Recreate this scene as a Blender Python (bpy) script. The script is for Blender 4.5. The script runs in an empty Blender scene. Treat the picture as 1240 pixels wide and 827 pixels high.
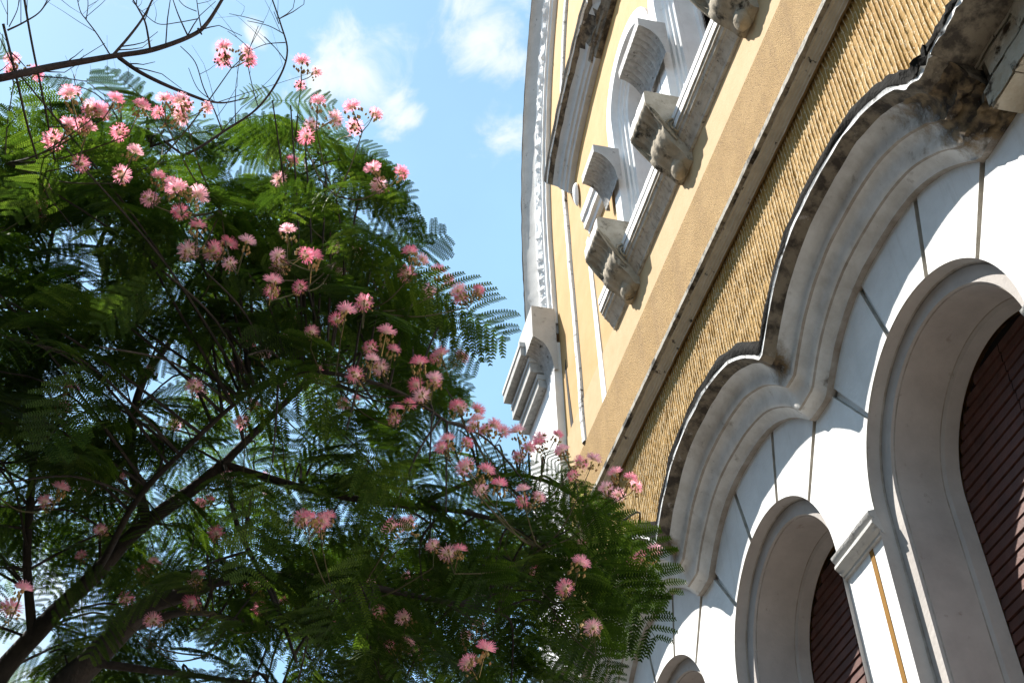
import bpy, bmesh, math, random
import numpy as np
from mathutils import Vector, Matrix, noise
R = math.radians
random.seed(7); rng = np.random.default_rng(7)
sc = bpy.context.scene
COL = sc.collection

# ------------------------------------------------------------------ camera
CAMH = 1.6                       # eye height
FPX, EL, ROLL, AZ = 1515.3, R(42.14), R(-2.07), R(14.34)
fw = Vector((math.cos(EL)*math.cos(AZ), -math.cos(EL)*math.sin(AZ), math.sin(EL)))
r0 = fw.cross(Vector((0, 0, 1))).normalized(); u0 = r0.cross(fw)
rr = math.cos(ROLL)*r0 + math.sin(ROLL)*u0
uu = -math.sin(ROLL)*r0 + math.cos(ROLL)*u0
cd = bpy.data.cameras.new('camera'); cam = bpy.data.objects.new('camera', cd); COL.objects.link(cam)
cam.matrix_world = Matrix(((rr.x, uu.x, -fw.x, 0), (rr.y, uu.y, -fw.y, 0), (rr.z, uu.z, -fw.z, CAMH), (0, 0, 0, 1)))
cd.sensor_width = 36; cd.lens = FPX/1240*36; cd.clip_end = 5000; cd.clip_start = .05
sc.camera = cam

# ------------------------------------------------------------------ sky, sun, exposure
SUN = Vector((.65, 1.0, 1.8)).normalized()          # towards the sun
w = bpy.data.worlds.new('World'); sc.world = w; w.use_nodes = True
nt = w.node_tree; N = nt.nodes; L = nt.links
bg = N['Background']; bg.inputs[1].default_value = .085
sky = N.new('ShaderNodeTexSky'); sky.sky_type = 'NISHITA'; sky.sun_disc = False
sky.sun_elevation = math.asin(SUN.z); sky.sun_rotation = math.atan2(SUN.x, SUN.y)
sky.air_density = 1.0; sky.dust_density = .5; sky.ozone_density = 1.0
tc = N.new('ShaderNodeTexCoord')
def vdir(d, rad, soft):
    "soft mask around a compass direction"
    dp = N.new('ShaderNodeVectorMath'); dp.operation = 'DISTANCE'
    L.new(tc.outputs['Generated'], dp.inputs[0]); dp.inputs[1].default_value = d
    m = N.new('ShaderNodeMapRange'); m.interpolation_type = 'SMOOTHSTEP'
    m.inputs[1].default_value = rad+soft; m.inputs[2].default_value = max(rad-soft, 0)
    L.new(dp.outputs['Value'], m.inputs[0]); return m.outputs[0]
def mth(op, a, b):
    n = N.new('ShaderNodeMath'); n.operation = op; n.use_clamp = False
    for i, v in enumerate((a, b)):
        if hasattr(v, 'is_output'): L.new(v, n.inputs[i])
        else: n.inputs[i].default_value = v
    return n.outputs[0]
def rdir(px, py):
    d = rr*((px-620)/FPX) - uu*((py-413.5)/FPX) + fw
    return d.normalized()
blobs = [(432, 92, .030, .045), (480, 140, .015, .03), (395, 100, .02, .04), (592, 40, .030, .04), (625, 80, .02, .03), (612, 165, .025, .035), (575, 5, .02, .03), (310, 42, .0, .02), (270, 60, .0, .02),
         (-30, 780, .09, .10), (640, -40, .04, .05), (200, -160, .05, .08), (-300, 100, .06, .08)]
acc = None
for bx_, by_, ra, so in blobs:
    m = vdir(rdir(bx_, by_), ra, so)
    acc = m if acc is None else mth('MAXIMUM', acc, m)
nz = N.new('ShaderNodeTexNoise'); nz.inputs['Scale'].default_value = 17; nz.inputs['Detail'].default_value = 10; nz.inputs['Roughness'].default_value = .60; nz.inputs['Distortion'].default_value = .7
L.new(tc.outputs['Generated'], nz.inputs['Vector'])
cm = N.new('ShaderNodeMapRange'); cm.interpolation_type = 'SMOOTHSTEP'; cm.inputs[1].default_value = .63; cm.inputs[2].default_value = .99; cm.inputs[4].default_value = .92
L.new(mth('ADD', mth('MULTIPLY', acc, .40), nz.outputs['Fac']), cm.inputs[0])
# thin veil of haze everywhere
nz2 = N.new('ShaderNodeTexNoise'); nz2.inputs['Scale'].default_value = 5; nz2.inputs['Detail'].default_value = 5
L.new(tc.outputs['Generated'], nz2.inputs['Vector'])
vm = N.new('ShaderNodeMapRange'); vm.inputs[1].default_value = .35; vm.inputs[2].default_value = .75; vm.inputs[3].default_value = .36; vm.inputs[4].default_value = .48
L.new(nz2.outputs['Fac'], vm.inputs[0])
mx1 = N.new('ShaderNodeMix'); mx1.data_type = 'RGBA'; L.new(vm.outputs[0], mx1.inputs[0]); L.new(sky.outputs[0], mx1.inputs[6]); mx1.inputs[7].default_value = (3.1, 5.7, 7.3, 1)
mx2 = N.new('ShaderNodeMix'); mx2.data_type = 'RGBA'; L.new(cm.outputs[0], mx2.inputs[0]); L.new(mx1.outputs[2], mx2.inputs[6]); mx2.inputs[7].default_value = (5.0, 5.3, 5.45, 1)
L.new(mx2.outputs[2], bg.inputs[0])
sl = bpy.data.lights.new('sun', 'SUN'); sl.energy = 4.8; sl.angle = R(.55); sl.color = (1, .955, .88)
so_ = bpy.data.objects.new('sun', sl); COL.objects.link(so_); so_.rotation_euler = SUN.to_track_quat('Z', 'Y').to_euler(); so_.location = (3, 8, 15)
sc.view_settings.view_transform = 'Standard'; sc.view_settings.look = 'None'; sc.view_settings.gamma = 1
sc.view_settings.use_curve_mapping = False; sc.view_settings.exposure = 1.3
sc.cycles.max_bounces = 8; sc.cycles.diffuse_bounces = 4; sc.cycles.transmission_bounces = 6

# ------------------------------------------------------------------ materials
def mat(name, col, rough=.85, var=None, vscale=6, vlo=.35, vhi=.7, stain=None, sscale=3, slo=.55, shi=.75, samt=1., fine=None, bump=.0, bscale=60, stretch=(1, 1, 1), spec=.3, streak=None):
    m = bpy.data.materials.new(name); m.use_nodes = True
    t = m.node_tree; n = t.nodes; l = t.links; b = n['Principled BSDF']
    b.inputs['Roughness'].default_value = rough; b.inputs['Specular IOR Level'].default_value = spec
    geo = n.new('ShaderNodeNewGeometry'); mp = n.new('ShaderNodeMapping'); mp.inputs['Scale'].default_value = stretch
    l.new(geo.outputs['Position'], mp.inputs[0])
    cur = n.new('ShaderNodeRGB'); cur.outputs[0].default_value = (*col, 1); cur = cur.outputs[0]
    def layer(cur, c2, scale, lo, hi, amt=1., det=8, mapping=None, seed=0):
        no = n.new('ShaderNodeTexNoise'); no.inputs['Scale'].default_value = scale; no.inputs['Detail'].default_value = det; no.inputs['Roughness'].default_value = .65
        mm = n.new('ShaderNodeMapping'); mm.inputs['Location'].default_value = (seed*7.3, seed*3.1, seed*5.7); mm.inputs['Scale'].default_value = mapping or stretch
        l.new(geo.outputs['Position'], mm.inputs[0]); l.new(mm.outputs[0], no.inputs['Vector'])
        r_ = n.new('ShaderNodeMapRange'); r_.inputs[1].default_value = lo; r_.inputs[2].default_value = hi; r_.inputs[4].default_value = amt
        l.new(no.outputs['Fac'], r_.inputs[0])
        x = n.new('ShaderNodeMix'); x.data_type = 'RGBA'; l.new(r_.outputs[0], x.inputs[0]); l.new(cur, x.inputs[6]); x.inputs[7].default_value = (*c2, 1)
        return x.outputs[2]
    if var: cur = layer(cur, var, vscale, vlo, vhi, seed=1)
    if streak: cur = layer(cur, streak[0], streak[1], streak[2], streak[3], streak[4], mapping=(1, 1, .09), seed=4)
    if fine: cur = layer(cur, fine[0], fine[1], fine[2], fine[3], 1., det=3, seed=3)
    if stain: cur = layer(cur, stain, sscale, slo, shi, samt, seed=2, det=12)
    l.new(cur, b.inputs['Base Color'])
    if bump:
        no = n.new('ShaderNodeTexNoise'); no.inputs['Scale'].default_value = bscale; no.inputs['Detail'].default_value = 6
        l.new(mp.outputs[0], no.inputs['Vector']); bp = n.new('ShaderNodeBump'); bp.inputs['Strength'].default_value = 1; bp.inputs['Distance'].default_value = bump
        l.new(no.outputs['Fac'], bp.inputs['Height']); l.new(bp.outputs[0], b.inputs['Normal'])
    return m
M = {}
M['white'] = mat('white_plaster', (.80, .80, .79), var=(.64, .635, .62), vscale=2.0, vlo=.42, vhi=.75, streak=((.55, .53, .49), 9, .56, .74, .55), stain=(.42, .38, .33), sscale=7, slo=.66, shi=.82, samt=.6, bump=.004, bscale=35)
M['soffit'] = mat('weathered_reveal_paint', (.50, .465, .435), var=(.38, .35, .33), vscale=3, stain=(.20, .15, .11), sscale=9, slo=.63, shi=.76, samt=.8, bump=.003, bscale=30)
M['hood'] = mat('hood_plaster', (.66, .65, .63), var=(.46, .44, .41), vscale=4, vlo=.4, vhi=.68, stain=(.13, .10, .07), sscale=6, slo=.60, shi=.72, samt=.85, bump=.005, bscale=22, fine=((.20, .15, .11), 70, .70, .78))
M['joint'] = mat('grimy_joint', (.52, .49, .44), var=(.30, .27, .22), vscale=10, bump=.003)
M['groove'] = mat('dark_moulding_groove', (.42, .38, .34), var=(.24, .20, .16), vscale=8, bump=.003)  # darker tone for the narrow steps of the mouldings
M['dirty'] = mat('mouldy_plaster', (.20, .165, .12), var=(.05, .04, .03), vscale=9, vlo=.42, vhi=.6, stain=(.45, .42, .38), sscale=7, slo=.62, shi=.70, samt=.8, bump=.012, bscale=25)
M['black'] = mat('black_crusted_edge', (.012, .011, .010), var=(.025, .024, .022), vscale=20, stain=(.45, .45, .44), sscale=16, slo=.70, shi=.74, bump=.012, bscale=40, spec=.03)
M['chalk'] = mat('worn_white_edge', (.74, .74, .73), stain=(.10, .09, .08), sscale=12, slo=.55, shi=.64, bump=.006, bscale=40)
M['yellow'] = mat('yellow_plaster', (.45, .27, .095), var=(.49, .32, .14), vscale=3, streak=((.38, .25, .11), 6, .5, .75, .6), stain=(.62, .55, .44), sscale=5, slo=.66, shi=.74, samt=.5, bump=.003, bscale=50)
M['band'] = mat('pale_plaster_band', (.48, .34, .18), var=(.43, .29, .14), vscale=5, bump=.003)
M['stipple'] = mat('pebbledash_band', (.40, .245, .085), var=(.46, .29, .11), vscale=3, vlo=.4, vhi=.62, streak=((.30, .18, .07), 3, .52, .7, .7), fine=((.17, .095, .035), 120, .56, .63), bump=.03, bscale=110)
M['ridge'] = mat('combed_stucco', (.36, .205, .045), var=(.44, .27, .08), vscale=2.2, vlo=.4, vhi=.62, stain=(.62, .50, .32), sscale=15, slo=.60, shi=.66, samt=.8, fine=((.68, .58, .42), 60, .62, .68), bump=.006, bscale=70)
M['lit_crest'] = mat('worn_sunlit_stucco_crest', (.66, .54, .34), var=(.42, .27, .09), vscale=22, vlo=.46, vhi=.56, bump=.004)  # worn ridge tops, with the sun's highlight painted in as a paler colour
M['strip'] = mat('smooth_ochre_margin', (.47, .32, .15), var=(.41, .27, .12), vscale=8, bump=.003)
M['course'] = mat('weathered_string_course', (.72, .69, .60), var=(.56, .53, .45), vscale=7, stain=(.035, .03, .025), sscale=11, slo=.60, shi=.66, bump=.006, bscale=40)
M['crust'] = mat('black_flecked_edge', (.44, .41, .35), var=(.30, .27, .22), vscale=20, stain=(.04, .035, .028), sscale=5, slo=.50, shi=.60, streak=((.08, .07, .055), 30, .5, .7, .6), bump=.006)
M['sill'] = mat('stained_sill_soffit', (.50, .46, .39), var=(.33, .30, .25), vscale=9, streak=((.12, .10, .08), 22, .52, .7, .8), stain=(.03, .028, .025), sscale=8, slo=.63, shi=.70, bump=.004)
M['stone'] = mat('carved_console_stone', (.40, .34, .25), var=(.22, .18, .12), vscale=7, stain=(.030, .024, .015), sscale=7, slo=.55, shi=.66, bump=.006, bscale=45)
M['flank'] = mat('weathered_console_flank', (.46, .42, .35), var=(.30, .27, .21), vscale=8, stain=(.06, .05, .035), sscale=8, slo=.57, shi=.68, samt=.9, bump=.006, bscale=40)
M['grey'] = mat('grey_weathered_plaster', (.52, .51, .49), var=(.42, .41, .39), vscale=4, stain=(.09, .085, .08), sscale=9, slo=.60, shi=.72, samt=.85, bump=.004)
M['fluted'] = mat('fluted_grey_soffit', (.46, .445, .42), var=(.28, .27, .25), vscale=14, stain=(.05, .047, .04), sscale=10, slo=.6, shi=.7, bump=.004)
M['ochre'] = mat('ochre_painted_strip', (.26, .125, .012), var=(.21, .10, .01), vscale=12)
M['shutter'] = mat('red_brown_shutter_paint', (.115, .042, .030), rough=.6, var=(.06, .025, .02), streak=((.16, .085, .065), 12, .55, .75, .5), vscale=9, stain=(.30, .23, .20), sscale=26, slo=.70, shi=.76, bump=.002, spec=.4)
M['gap'] = mat('dark_shutter_gap', (.012, .008, .007))
M['block'] = mat('bare_stone_block', (.50, .44, .35), var=(.36, .30, .21), vscale=6, stain=(.045, .03, .016), sscale=7, slo=.56, shi=.64, bump=.015, bscale=22)
M['roof'] = mat('roof_tiles', (.30, .13, .08), var=(.22, .1, .06), vscale=5)
M['bark'] = mat('silk_tree_bark', (.045, .034, .026), var=(.018, .014, .011), vscale=30, bump=.006, bscale=60, stretch=(1, 1, .4))
M['deadbark'] = mat('dead_grey_bark', (.055, .038, .032), var=(.024, .018, .016), vscale=30, bump=.004, bscale=70)
M['ground'] = mat('asphalt_and_soil', (.09, .08, .07), var=(.06, .055, .05), vscale=1.5, bump=.01)
M['paving'] = mat('pavement_slabs', (.22, .20, .18), var=(.17, .155, .14), vscale=3, bump=.004)
def dirt(m, spots):
    t = m.node_tree; n = t.nodes; l = t.links; b = n['Principled BSDF']; src = b.inputs['Base Color'].links[0].from_socket
    geo = n.new('ShaderNodeNewGeometry'); acc_ = None
    no = n.new('ShaderNodeTexNoise'); no.inputs['Scale'].default_value = 7; no.inputs['Detail'].default_value = 10; no.inputs['Roughness'].default_value = .7; l.new(geo.outputs['Position'], no.inputs['Vector'])
    for p_, r_ in spots:
        d_ = n.new('ShaderNodeVectorMath'); d_.operation = 'DISTANCE'; l.new(geo.outputs['Position'], d_.inputs[0]); d_.inputs[1].default_value = p_
        r2 = n.new('ShaderNodeMapRange'); r2.inputs[1].default_value = r_; r2.inputs[2].default_value = 0; l.new(d_.outputs['Value'], r2.inputs[0])
        if acc_ is None: acc_ = r2.outputs[0]
        else:
            q = n.new('ShaderNodeMath'); q.operation = 'MAXIMUM'; l.new(acc_, q.inputs[0]); l.new(r2.outputs[0], q.inputs[1]); acc_ = q.outputs[0]
    ad = n.new('ShaderNodeMath'); ad.operation = 'ADD'; l.new(acc_, ad.inputs[0]); l.new(no.outputs['Fac'], ad.inputs[1])
    mr = n.new('ShaderNodeMapRange'); mr.inputs[1].default_value = .70; mr.inputs[2].default_value = .98; l.new(ad.outputs[0], mr.inputs[0])
    n2 = n.new('ShaderNodeTexNoise'); n2.inputs['Scale'].default_value = 14; n2.inputs['Detail'].default_value = 8; l.new(geo.outputs['Position'], n2.inputs['Vector'])
    rp = n.new('ShaderNodeValToRGB'); e = rp.color_ramp.elements; e[0].position = .4; e[0].color = (.028, .02, .013, 1); e[1].position = .62; e[1].color = (.20, .14, .075, 1); l.new(n2.outputs['Fac'], rp.inputs[0])
    x = n.new('ShaderNodeMix'); x.data_type = 'RGBA'; l.new(mr.outputs[0], x.inputs[0]); l.new(src, x.inputs[6]); l.new(rp.outputs[0], x.inputs[7]); l.new(x.outputs[2], b.inputs['Base Color'])
for k_ in ('hood', 'groove'):
    dirt(M[k_], [((3.05, -3.2, 6.9), .85), ((3.15, -3.1, 7.1), .8), ((5.63, -3.12, 6.93), .26), ((7.85, -3.12, 6.93), .26), ((3.0, -3.4, 6.7), .5)])
def leafmat(name, cols, trans):
    m = bpy.data.materials.new(name); m.use_nodes = True; t = m.node_tree; n = t.nodes; l = t.links
    b = n['Principled BSDF']; out = n['Material Output']
    at = n.new('ShaderNodeAttribute'); at.attribute_name = 'shade'
    rp = n.new('ShaderNodeValToRGB'); e = rp.color_ramp.elements
    e[0].position, e[0].color = cols[0][0], (*cols[0][1], 1); e[1].position, e[1].color = cols[-1][0], (*cols[-1][1], 1)
    for p_, c_ in cols[1:-1]:
        q = e.new(p_); q.color = (*c_, 1)
    l.new(at.outputs['Fac'], rp.inputs[0]); l.new(rp.outputs[0], b.inputs['Base Color']); b.inputs['Roughness'].default_value = .6; b.inputs['Specular IOR Level'].default_value = .15
    tr = n.new('ShaderNodeBsdfTranslucent')
    hs = n.new('ShaderNodeHueSaturation'); hs.inputs['Value'].default_value = 1.35; hs.inputs['Saturation'].default_value = 1.1; l.new(rp.outputs[0], hs.inputs['Color']); l.new(hs.outputs[0], tr.inputs[0])
    mx = n.new('ShaderNodeMixShader'); mx.inputs[0].default_value = trans
    l.new(b.outputs[0], mx.inputs[1]); l.new(tr.outputs[0], mx.inputs[2]); l.new(mx.outputs[0], out.inputs[0])
    return m
M['leaf'] = leafmat('silk_tree_leaflets', [(0, (.016, .032, .006)), (.5, (.042, .078, .012)), (1, (.13, .19, .032))], .52)
M['petal'] = leafmat('pink_filaments', [(0, (.84, .78, .66)), (.45, (.88, .66, .70)), (1, (.85, .29, .42))], .55)
M['stalk'] = mat('green_brown_stalk', (.07, .065, .025), var=(.05, .035, .02), vscale=40)
M['bud'] = mat('flower_buds', (.34, .17, .07), var=(.22, .20, .06), vscale=60)

# ------------------------------------------------------------------ mesh helpers
S = 3.5                                              # the facade plane stands at y = -3.5, outward is +y
def W3(X, D, Z): return (X, -S+D, Z+CAMH)            # facade coordinates: along, out of the wall, above the eye
class MB:
    def __init__(s): s.v = []; s.f = []; s.m = []
    def face(s, pts, mi=0):
        i = len(s.v); s.v += [tuple(p) for p in pts]; s.f.append(tuple(range(i, i+len(pts)))); s.m.append(mi)
    def grid(s, rows, mi=0, rowmi=None):
        i = len(s.v); n = len(rows[0])
        for r_ in rows: s.v += [tuple(p) for p in r_]
        for a in range(len(rows)-1):
            k = rowmi[a] if rowmi else mi
            for b in range(n-1):
                s.f.append((i+a*n+b, i+a*n+b+1, i+(a+1)*n+b+1, i+(a+1)*n+b)); s.m.append(k)
    def plate(s, poly, D0, D1, mi=0, smi=None):
        "outline in the facade plane, front at D1, sides back to D0"
        s.face([W3(x, D1, z) for x, z in poly], mi)
        n = len(poly)
        for k in range(n):
            a, b = poly[k], poly[(k+1) % n]
            s.face([W3(a[0], D1, a[1]), W3(b[0], D1, b[1]), W3(b[0], D0, b[1]), W3(a[0], D0, a[1])], mi if smi is None else smi)
    def box(s, x0, x1, d0, d1, z0, z1, mi=0):
        P = [W3(x, d, z) for z in (z0, z1) for d in (d0, d1) for x in (x0, x1)]
        for q in ((0, 1, 3, 2), (4, 6, 7, 5), (0, 4, 5, 1), (2, 3, 7, 6), (0, 2, 6, 4), (1, 5, 7, 3)): s.face([P[k] for k in q], mi)
    def tube(s, pts, rad, n=7, mi=0, cap=True):
        pts = [Vector(p) for p in pts]; rows = []; ref = Vector((.3, .2, 1)).normalized()
        for k, p in enumerate(pts):
            t = (pts[min(k+1, len(pts)-1)]-pts[max(k-1, 0)]).normalized()
            a = t.cross(ref)
            if a.length < .05: a = t.cross(Vector((1, 0, 0)))
            a.normalize(); b = t.cross(a)
            rows.append([p+rad[k]*(math.cos(q)*a+math.sin(q)*b) for q in [2*math.pi*j/n for j in range(n+1)]])
        s.grid(rows, mi)
        if cap: s.face(rows[-1][:-1], mi); s.face(rows[0][:-1][::-1], mi)
    def build(s, name, mats, parent=None, smooth=None, weld=True, bevel=0):
        me = bpy.data.meshes.new(name); me.from_pydata(s.v, [], s.f)
        for m_ in (mats if isinstance(mats, (list, tuple)) else [mats]): me.materials.append(m_)
        me.polygons.foreach_set('material_index', s.m)
        if weld:
            b = bmesh.new(); b.from_mesh(me); bmesh.ops.remove_doubles(b, verts=b.verts, dist=.0004); bmesh.ops.recalc_face_normals(b, faces=b.faces); b.to_mesh(me); b.free()
        if smooth is not None:
            me.polygons.foreach_set('use_smooth', [True]*len(me.polygons))
            me.set_sharp_from_angle(angle=R(smooth))
        o = bpy.data.objects.new(name, me); COL.objects.link(o)
        if parent: o.parent = parent
        return o
def profile_sweep(xs, prof, mats_rows, jit=0, seed=0):
    "straight moulding along X: prof = [(Z, D)]"
    mb = MB(); rows = []
    for (z, d) in prof:
        rows.append([W3(x, d+jit*noise.noise(Vector((x*9, z*30, seed)))*(1 if d > .02 else 0), z+jit*noise.noise(Vector((x*7, z*30+9, seed)))) for x in xs])
    mb.grid(rows, 0, mats_rows); return mb
def capends(mb, prof, x, mi=0):
    mb.face([W3(x, d, z) for z, d in prof], mi)
def frange(a, b, st):
    n = max(1, int(round((b-a)/st))); return [a+(b-a)*k/n for k in range(n+1)]
def empty(name, loc): 
    o = bpy.data.objects.new(name, None); COL.objects.link(o); o.location = loc; o.empty_display_size = .3; return o

# ------------------------------------------------------------------ ground
mb = MB(); mb.face([(-400, -400, -.004), (400, -400, -.004), (400, 400, -.004), (-400, 400, -.004)]); g = mb.build('ground', M['ground']); g['kind'] = 'structure'
mb = MB()
for x0 in range(-8, 22):
    for y0 in (-3.42, -2.6, -1.78):
        mb.face([(x0+.004, y0+.004, .12), (x0+.996, y0+.004, .12), (x0+.996, y0+.815, .12), (x0+.004, y0+.815, .12)])
mb.face([(-8, -3.5, .116), (22, -3.5, .116), (22, -.95, .116), (-8, -.95, .116)])
mb.face([(-8, -.95, .116), (22, -.95, .116), (22, -.95, -.004), (-8, -.95, -.004)])
g = mb.build('pavement', M['paving'], weld=False); g['kind'] = 'structure'

# ------------------------------------------------------------------ unseen house added across the street to shade the road and cut skylight
H = empty('added_shade_house', (4, 8, 0)); H['label'] = 'unseen plain grey plaster house with shuttered windows, added across the street for shade'; H['category'] = 'building'
HP = Matrix.Translation((4, 8, 0)).inverted()
def wbox(mb, x0, x1, y0, y1, z0, z1, mi=0):
    q = [(x, y, z) for z in (z0, z1) for y in (y0, y1) for x in (x0, x1)]
    for f in ((0, 1, 3, 2), (4, 6, 7, 5), (0, 4, 5, 1), (2, 3, 7, 6), (0, 2, 6, 4), (1, 5, 7, 3)): mb.face([q[k] for k in f], mi)
hw_ = mat('grey_house_plaster', (.24, .22, .20), var=(.19, .17, .15), vscale=2, bump=.003)
def hpart(o): o.parent = H; o.matrix_parent_inverse = HP; return o
mb = MB(); wbox(mb, -16, 26, 8, 17, 0, 12.6); hpart(mb.build('wall', hw_))
mb = MB(); mb.face([(-16.4, 7.5, 12.5), (26.4, 7.5, 12.5), (26.4, 12.5, 15.0), (-16.4, 12.5, 15.0)]); mb.face([(-16.4, 17.5, 12.5), (26.4, 17.5, 12.5), (26.4, 12.5, 15.0), (-16.4, 12.5, 15.0)]); hpart(mb.build('roof', M['roof'], weld=False))
for x_ in range(-14, 26, 4):
    for z_ in (1.0, 5.0, 9.0):
        mb = MB(); wbox(mb, x_-.62, x_+.62, 7.93, 8.05, z_, z_+2.1, 0); wbox(mb, x_-.72, x_+.72, 7.88, 8.05, z_-.16, z_-.01, 1); hpart(mb.build('window', [M['shutter'], M['grey']], weld=False))

# ------------------------------------------------------------------ the building
B = empty('town_building', (6, -S, 0)); BP = Matrix.Translation((6, -S, 0)).inverted()
B['label'] = 'ornate yellow and white plaster building with arched shuttered windows and peeling mouldings'
B['category'] = 'building'
def part(o, parent=None):
    p_ = parent or B; o.parent = p_; o.matrix_parent_inverse = p_.matrix_world.inverted() if p_ is not B else BP; return o
def label(o, t): o['label'] = t; return o

CX, CZ, RW, P = 4.52, 4.09, .855, 2.2233             # first visible arch, spring height, arch radius, bay pitch
bays = [CX+P*k for k in range(4)]
XL, XR = -6.0, 12.55
ZB = .3; GZ = -CAMH
def hoodz(x, t):
    "height of the wavy hood at fraction t from its inner (0) to its outer (1) edge"
    zv = 5.03+(5.42-5.03)*t; h = .42+(.47-.42)*t; wd = .985+(1.1115-.985)*t; pw = 2.6; x += .09*t
    if x < CX-P/2: return zv
    k = min(3, max(0, int((x-(CX-P/2))//P))); u = abs(x-bays[k])
    if u >= wd: return zv
    return zv+h*(1-(u/wd)**pw)
def arc(c, r, a0, a1, n=18, zc=CZ): return [(c+r*math.cos(R(a0+(a1-a0)*k/n)), zc+r*math.sin(R(a0+(a1-a0)*k/n))) for k in range(n+1)]

# lower wall: backing with openings (also the recessed faces of the piers)
mb = MB()
for c in bays:
    a = arc(c, RW, 180, 0, 32)
    mb.face([W3(x, -.03, z) for x, z in [(c-P/2, ZB), (c-RW, ZB)]+a+[(c+RW, ZB), (c+P/2, ZB), (c+P/2, 6.05), (c-P/2, 6.05)]])
x0 = CX-P/2
mb.face([W3(XL, -.03, GZ), W3(x0, -.03, GZ), W3(x0, -.03, 6.05), W3(XL, -.03, 6.05)])
mb.face([W3(x0, -.03, GZ), W3(XR, -.03, GZ), W3(XR, -.03, ZB), W3(x0, -.03, ZB)])
mb.face([W3(bays[-1]+P/2, -.03, ZB), W3(XR, -.03, ZB), W3(XR, -.03, 6.05), W3(bays[-1]+P/2, -.03, 6.05)])
part(mb.build('lower_wall', M['white'], weld=False))
# building body behind the facade and roof
mb = MB(); mb.box(XL, XR-.01, -9, -.9, GZ, 12.0); 
for (x_, d0, d1) in ((XL, -.9, -.03), (XR-.01, -.9, .0)):
    mb.face([W3(x_, d0, GZ), W3(x_, d1, GZ), W3(x_, d1, 12), W3(x_, d0, 12)])
part(mb.build('rear_wall', M['yellow'], weld=False))
mb = MB(); mb.face([W3(XL-.3, .05, 12.02), W3(.5, .05, 12.02), W3(.5, -4.5, 14), W3(XL-.3, -4.5, 14)]); mb.face([W3(XL-.3, -9.3, 12.02), W3(XR+.3, -9.3, 12.02), W3(XR+.3, -4.5, 14), W3(XL-.3, -4.5, 14)])
mb.face([W3(.5, -.9, 12.02), W3(XR+.3, -.9, 12.02), W3(XR+.3, -4.5, 14), W3(.5, -4.5, 14)])
part(mb.build('roof', M['roof'], weld=False))

# voussoir panels and spandrels
JT = [(-.665, 4.625, -.985, 5.03), (-.245, 4.908, -.385, 5.40)]
G = .02
def jang(x, z): return math.degrees(math.atan2(z-CZ, x))
j1 = jang(-.665, .535+CZ); j2 = jang(-.245, .819+CZ)
gang = math.degrees(G/RW)
def hcurve(xa, xb, n=14): return [(xa+(xb-xa)*k/n, hoodz(xa+(xb-xa)*k/n, 0)+.04) for k in range(n+1)]
for bi, c in enumerate(bays):
    specs = [(j1-gang, j2+gang, c-.985+G*1.2, c-.385-G), (j2-gang, 180-j2+gang, c-.385+G, c+.385-G), (180-j2-gang, 180-j1+gang, c+.385+G, c+.985-G*1.2)]
    for a0, a1, xa, xb in specs:
        mb = MB(); poly = arc(c, RW, a0, a1, 12)+hcurve(xa, xb)[::-1]
        mb.plate(poly, -.032, .0, 0, 1); part(mb.build('voussoir', [M['white'], M['joint']], weld=False))
for k in range(-1, 4):
    ca = CX+P*k; cb = ca+P; poly = []
    if k >= 0: poly += arc(ca, RW, 180-j1-gang, 0, 12)
    else: poly += [(cb-P+RW*.2, 5.07), (cb-P+RW*.2, CZ-.08)]
    if k < 3: poly += arc(cb, RW, 180, j1+gang, 12)+[(cb-.985-G*1.2, 5.07)]
    else: poly += [(XR-.02, CZ), (XR-.02, 5.07)]
    if k >= 0: poly += [(ca+.985+G*1.2, 5.07)]
    mb = MB(); mb.plate(poly, -.032, .0, 0, 1); part(mb.build('spandrel', [M['white'], M['joint']], weld=False))

# imposts and the ochre strip on each pier
imp = [(3.925, -.03), (3.93, -.012), (3.945, -.010), (3.95, .0), (3.965, .012), (3.985, .030), (3.99, .036), (4.012, .036), (4.016, .024), (4.03, .030), (4.05, .044), (4.068, .048), (4.085, .0)]
for k in range(0, 4):
    xa = bays[k]+RW-.004; xb = bays[k]+P-RW+.004
    if k == 3: xb = XR-.05
    mb = profile_sweep(frange(xa, xb, .08), imp, [0]*(len(imp)-1), jit=.004, seed=k)
    for x in (xa, xb): capends(mb, imp, x)
    part(mb.build('impost', M['grey'], smooth=35))
    xm = bays[k]+P/2-.075
    mb = MB(); mb.box(xm-.021, xm+.021, -.03, -.026, GZ+.4, 3.93); part(mb.build('ochre_strip', M['ochre'], weld=False))
xa, xb = CX-P/2-.3, CX-RW+.004
mb = profile_sweep(frange(xa, xb, .08), imp, [0]*(len(imp)-1), jit=.004, seed=9); [capends(mb, imp, x) for x in (xa, xb)]; part(mb.build('impost', M['grey'], smooth=35))

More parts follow.
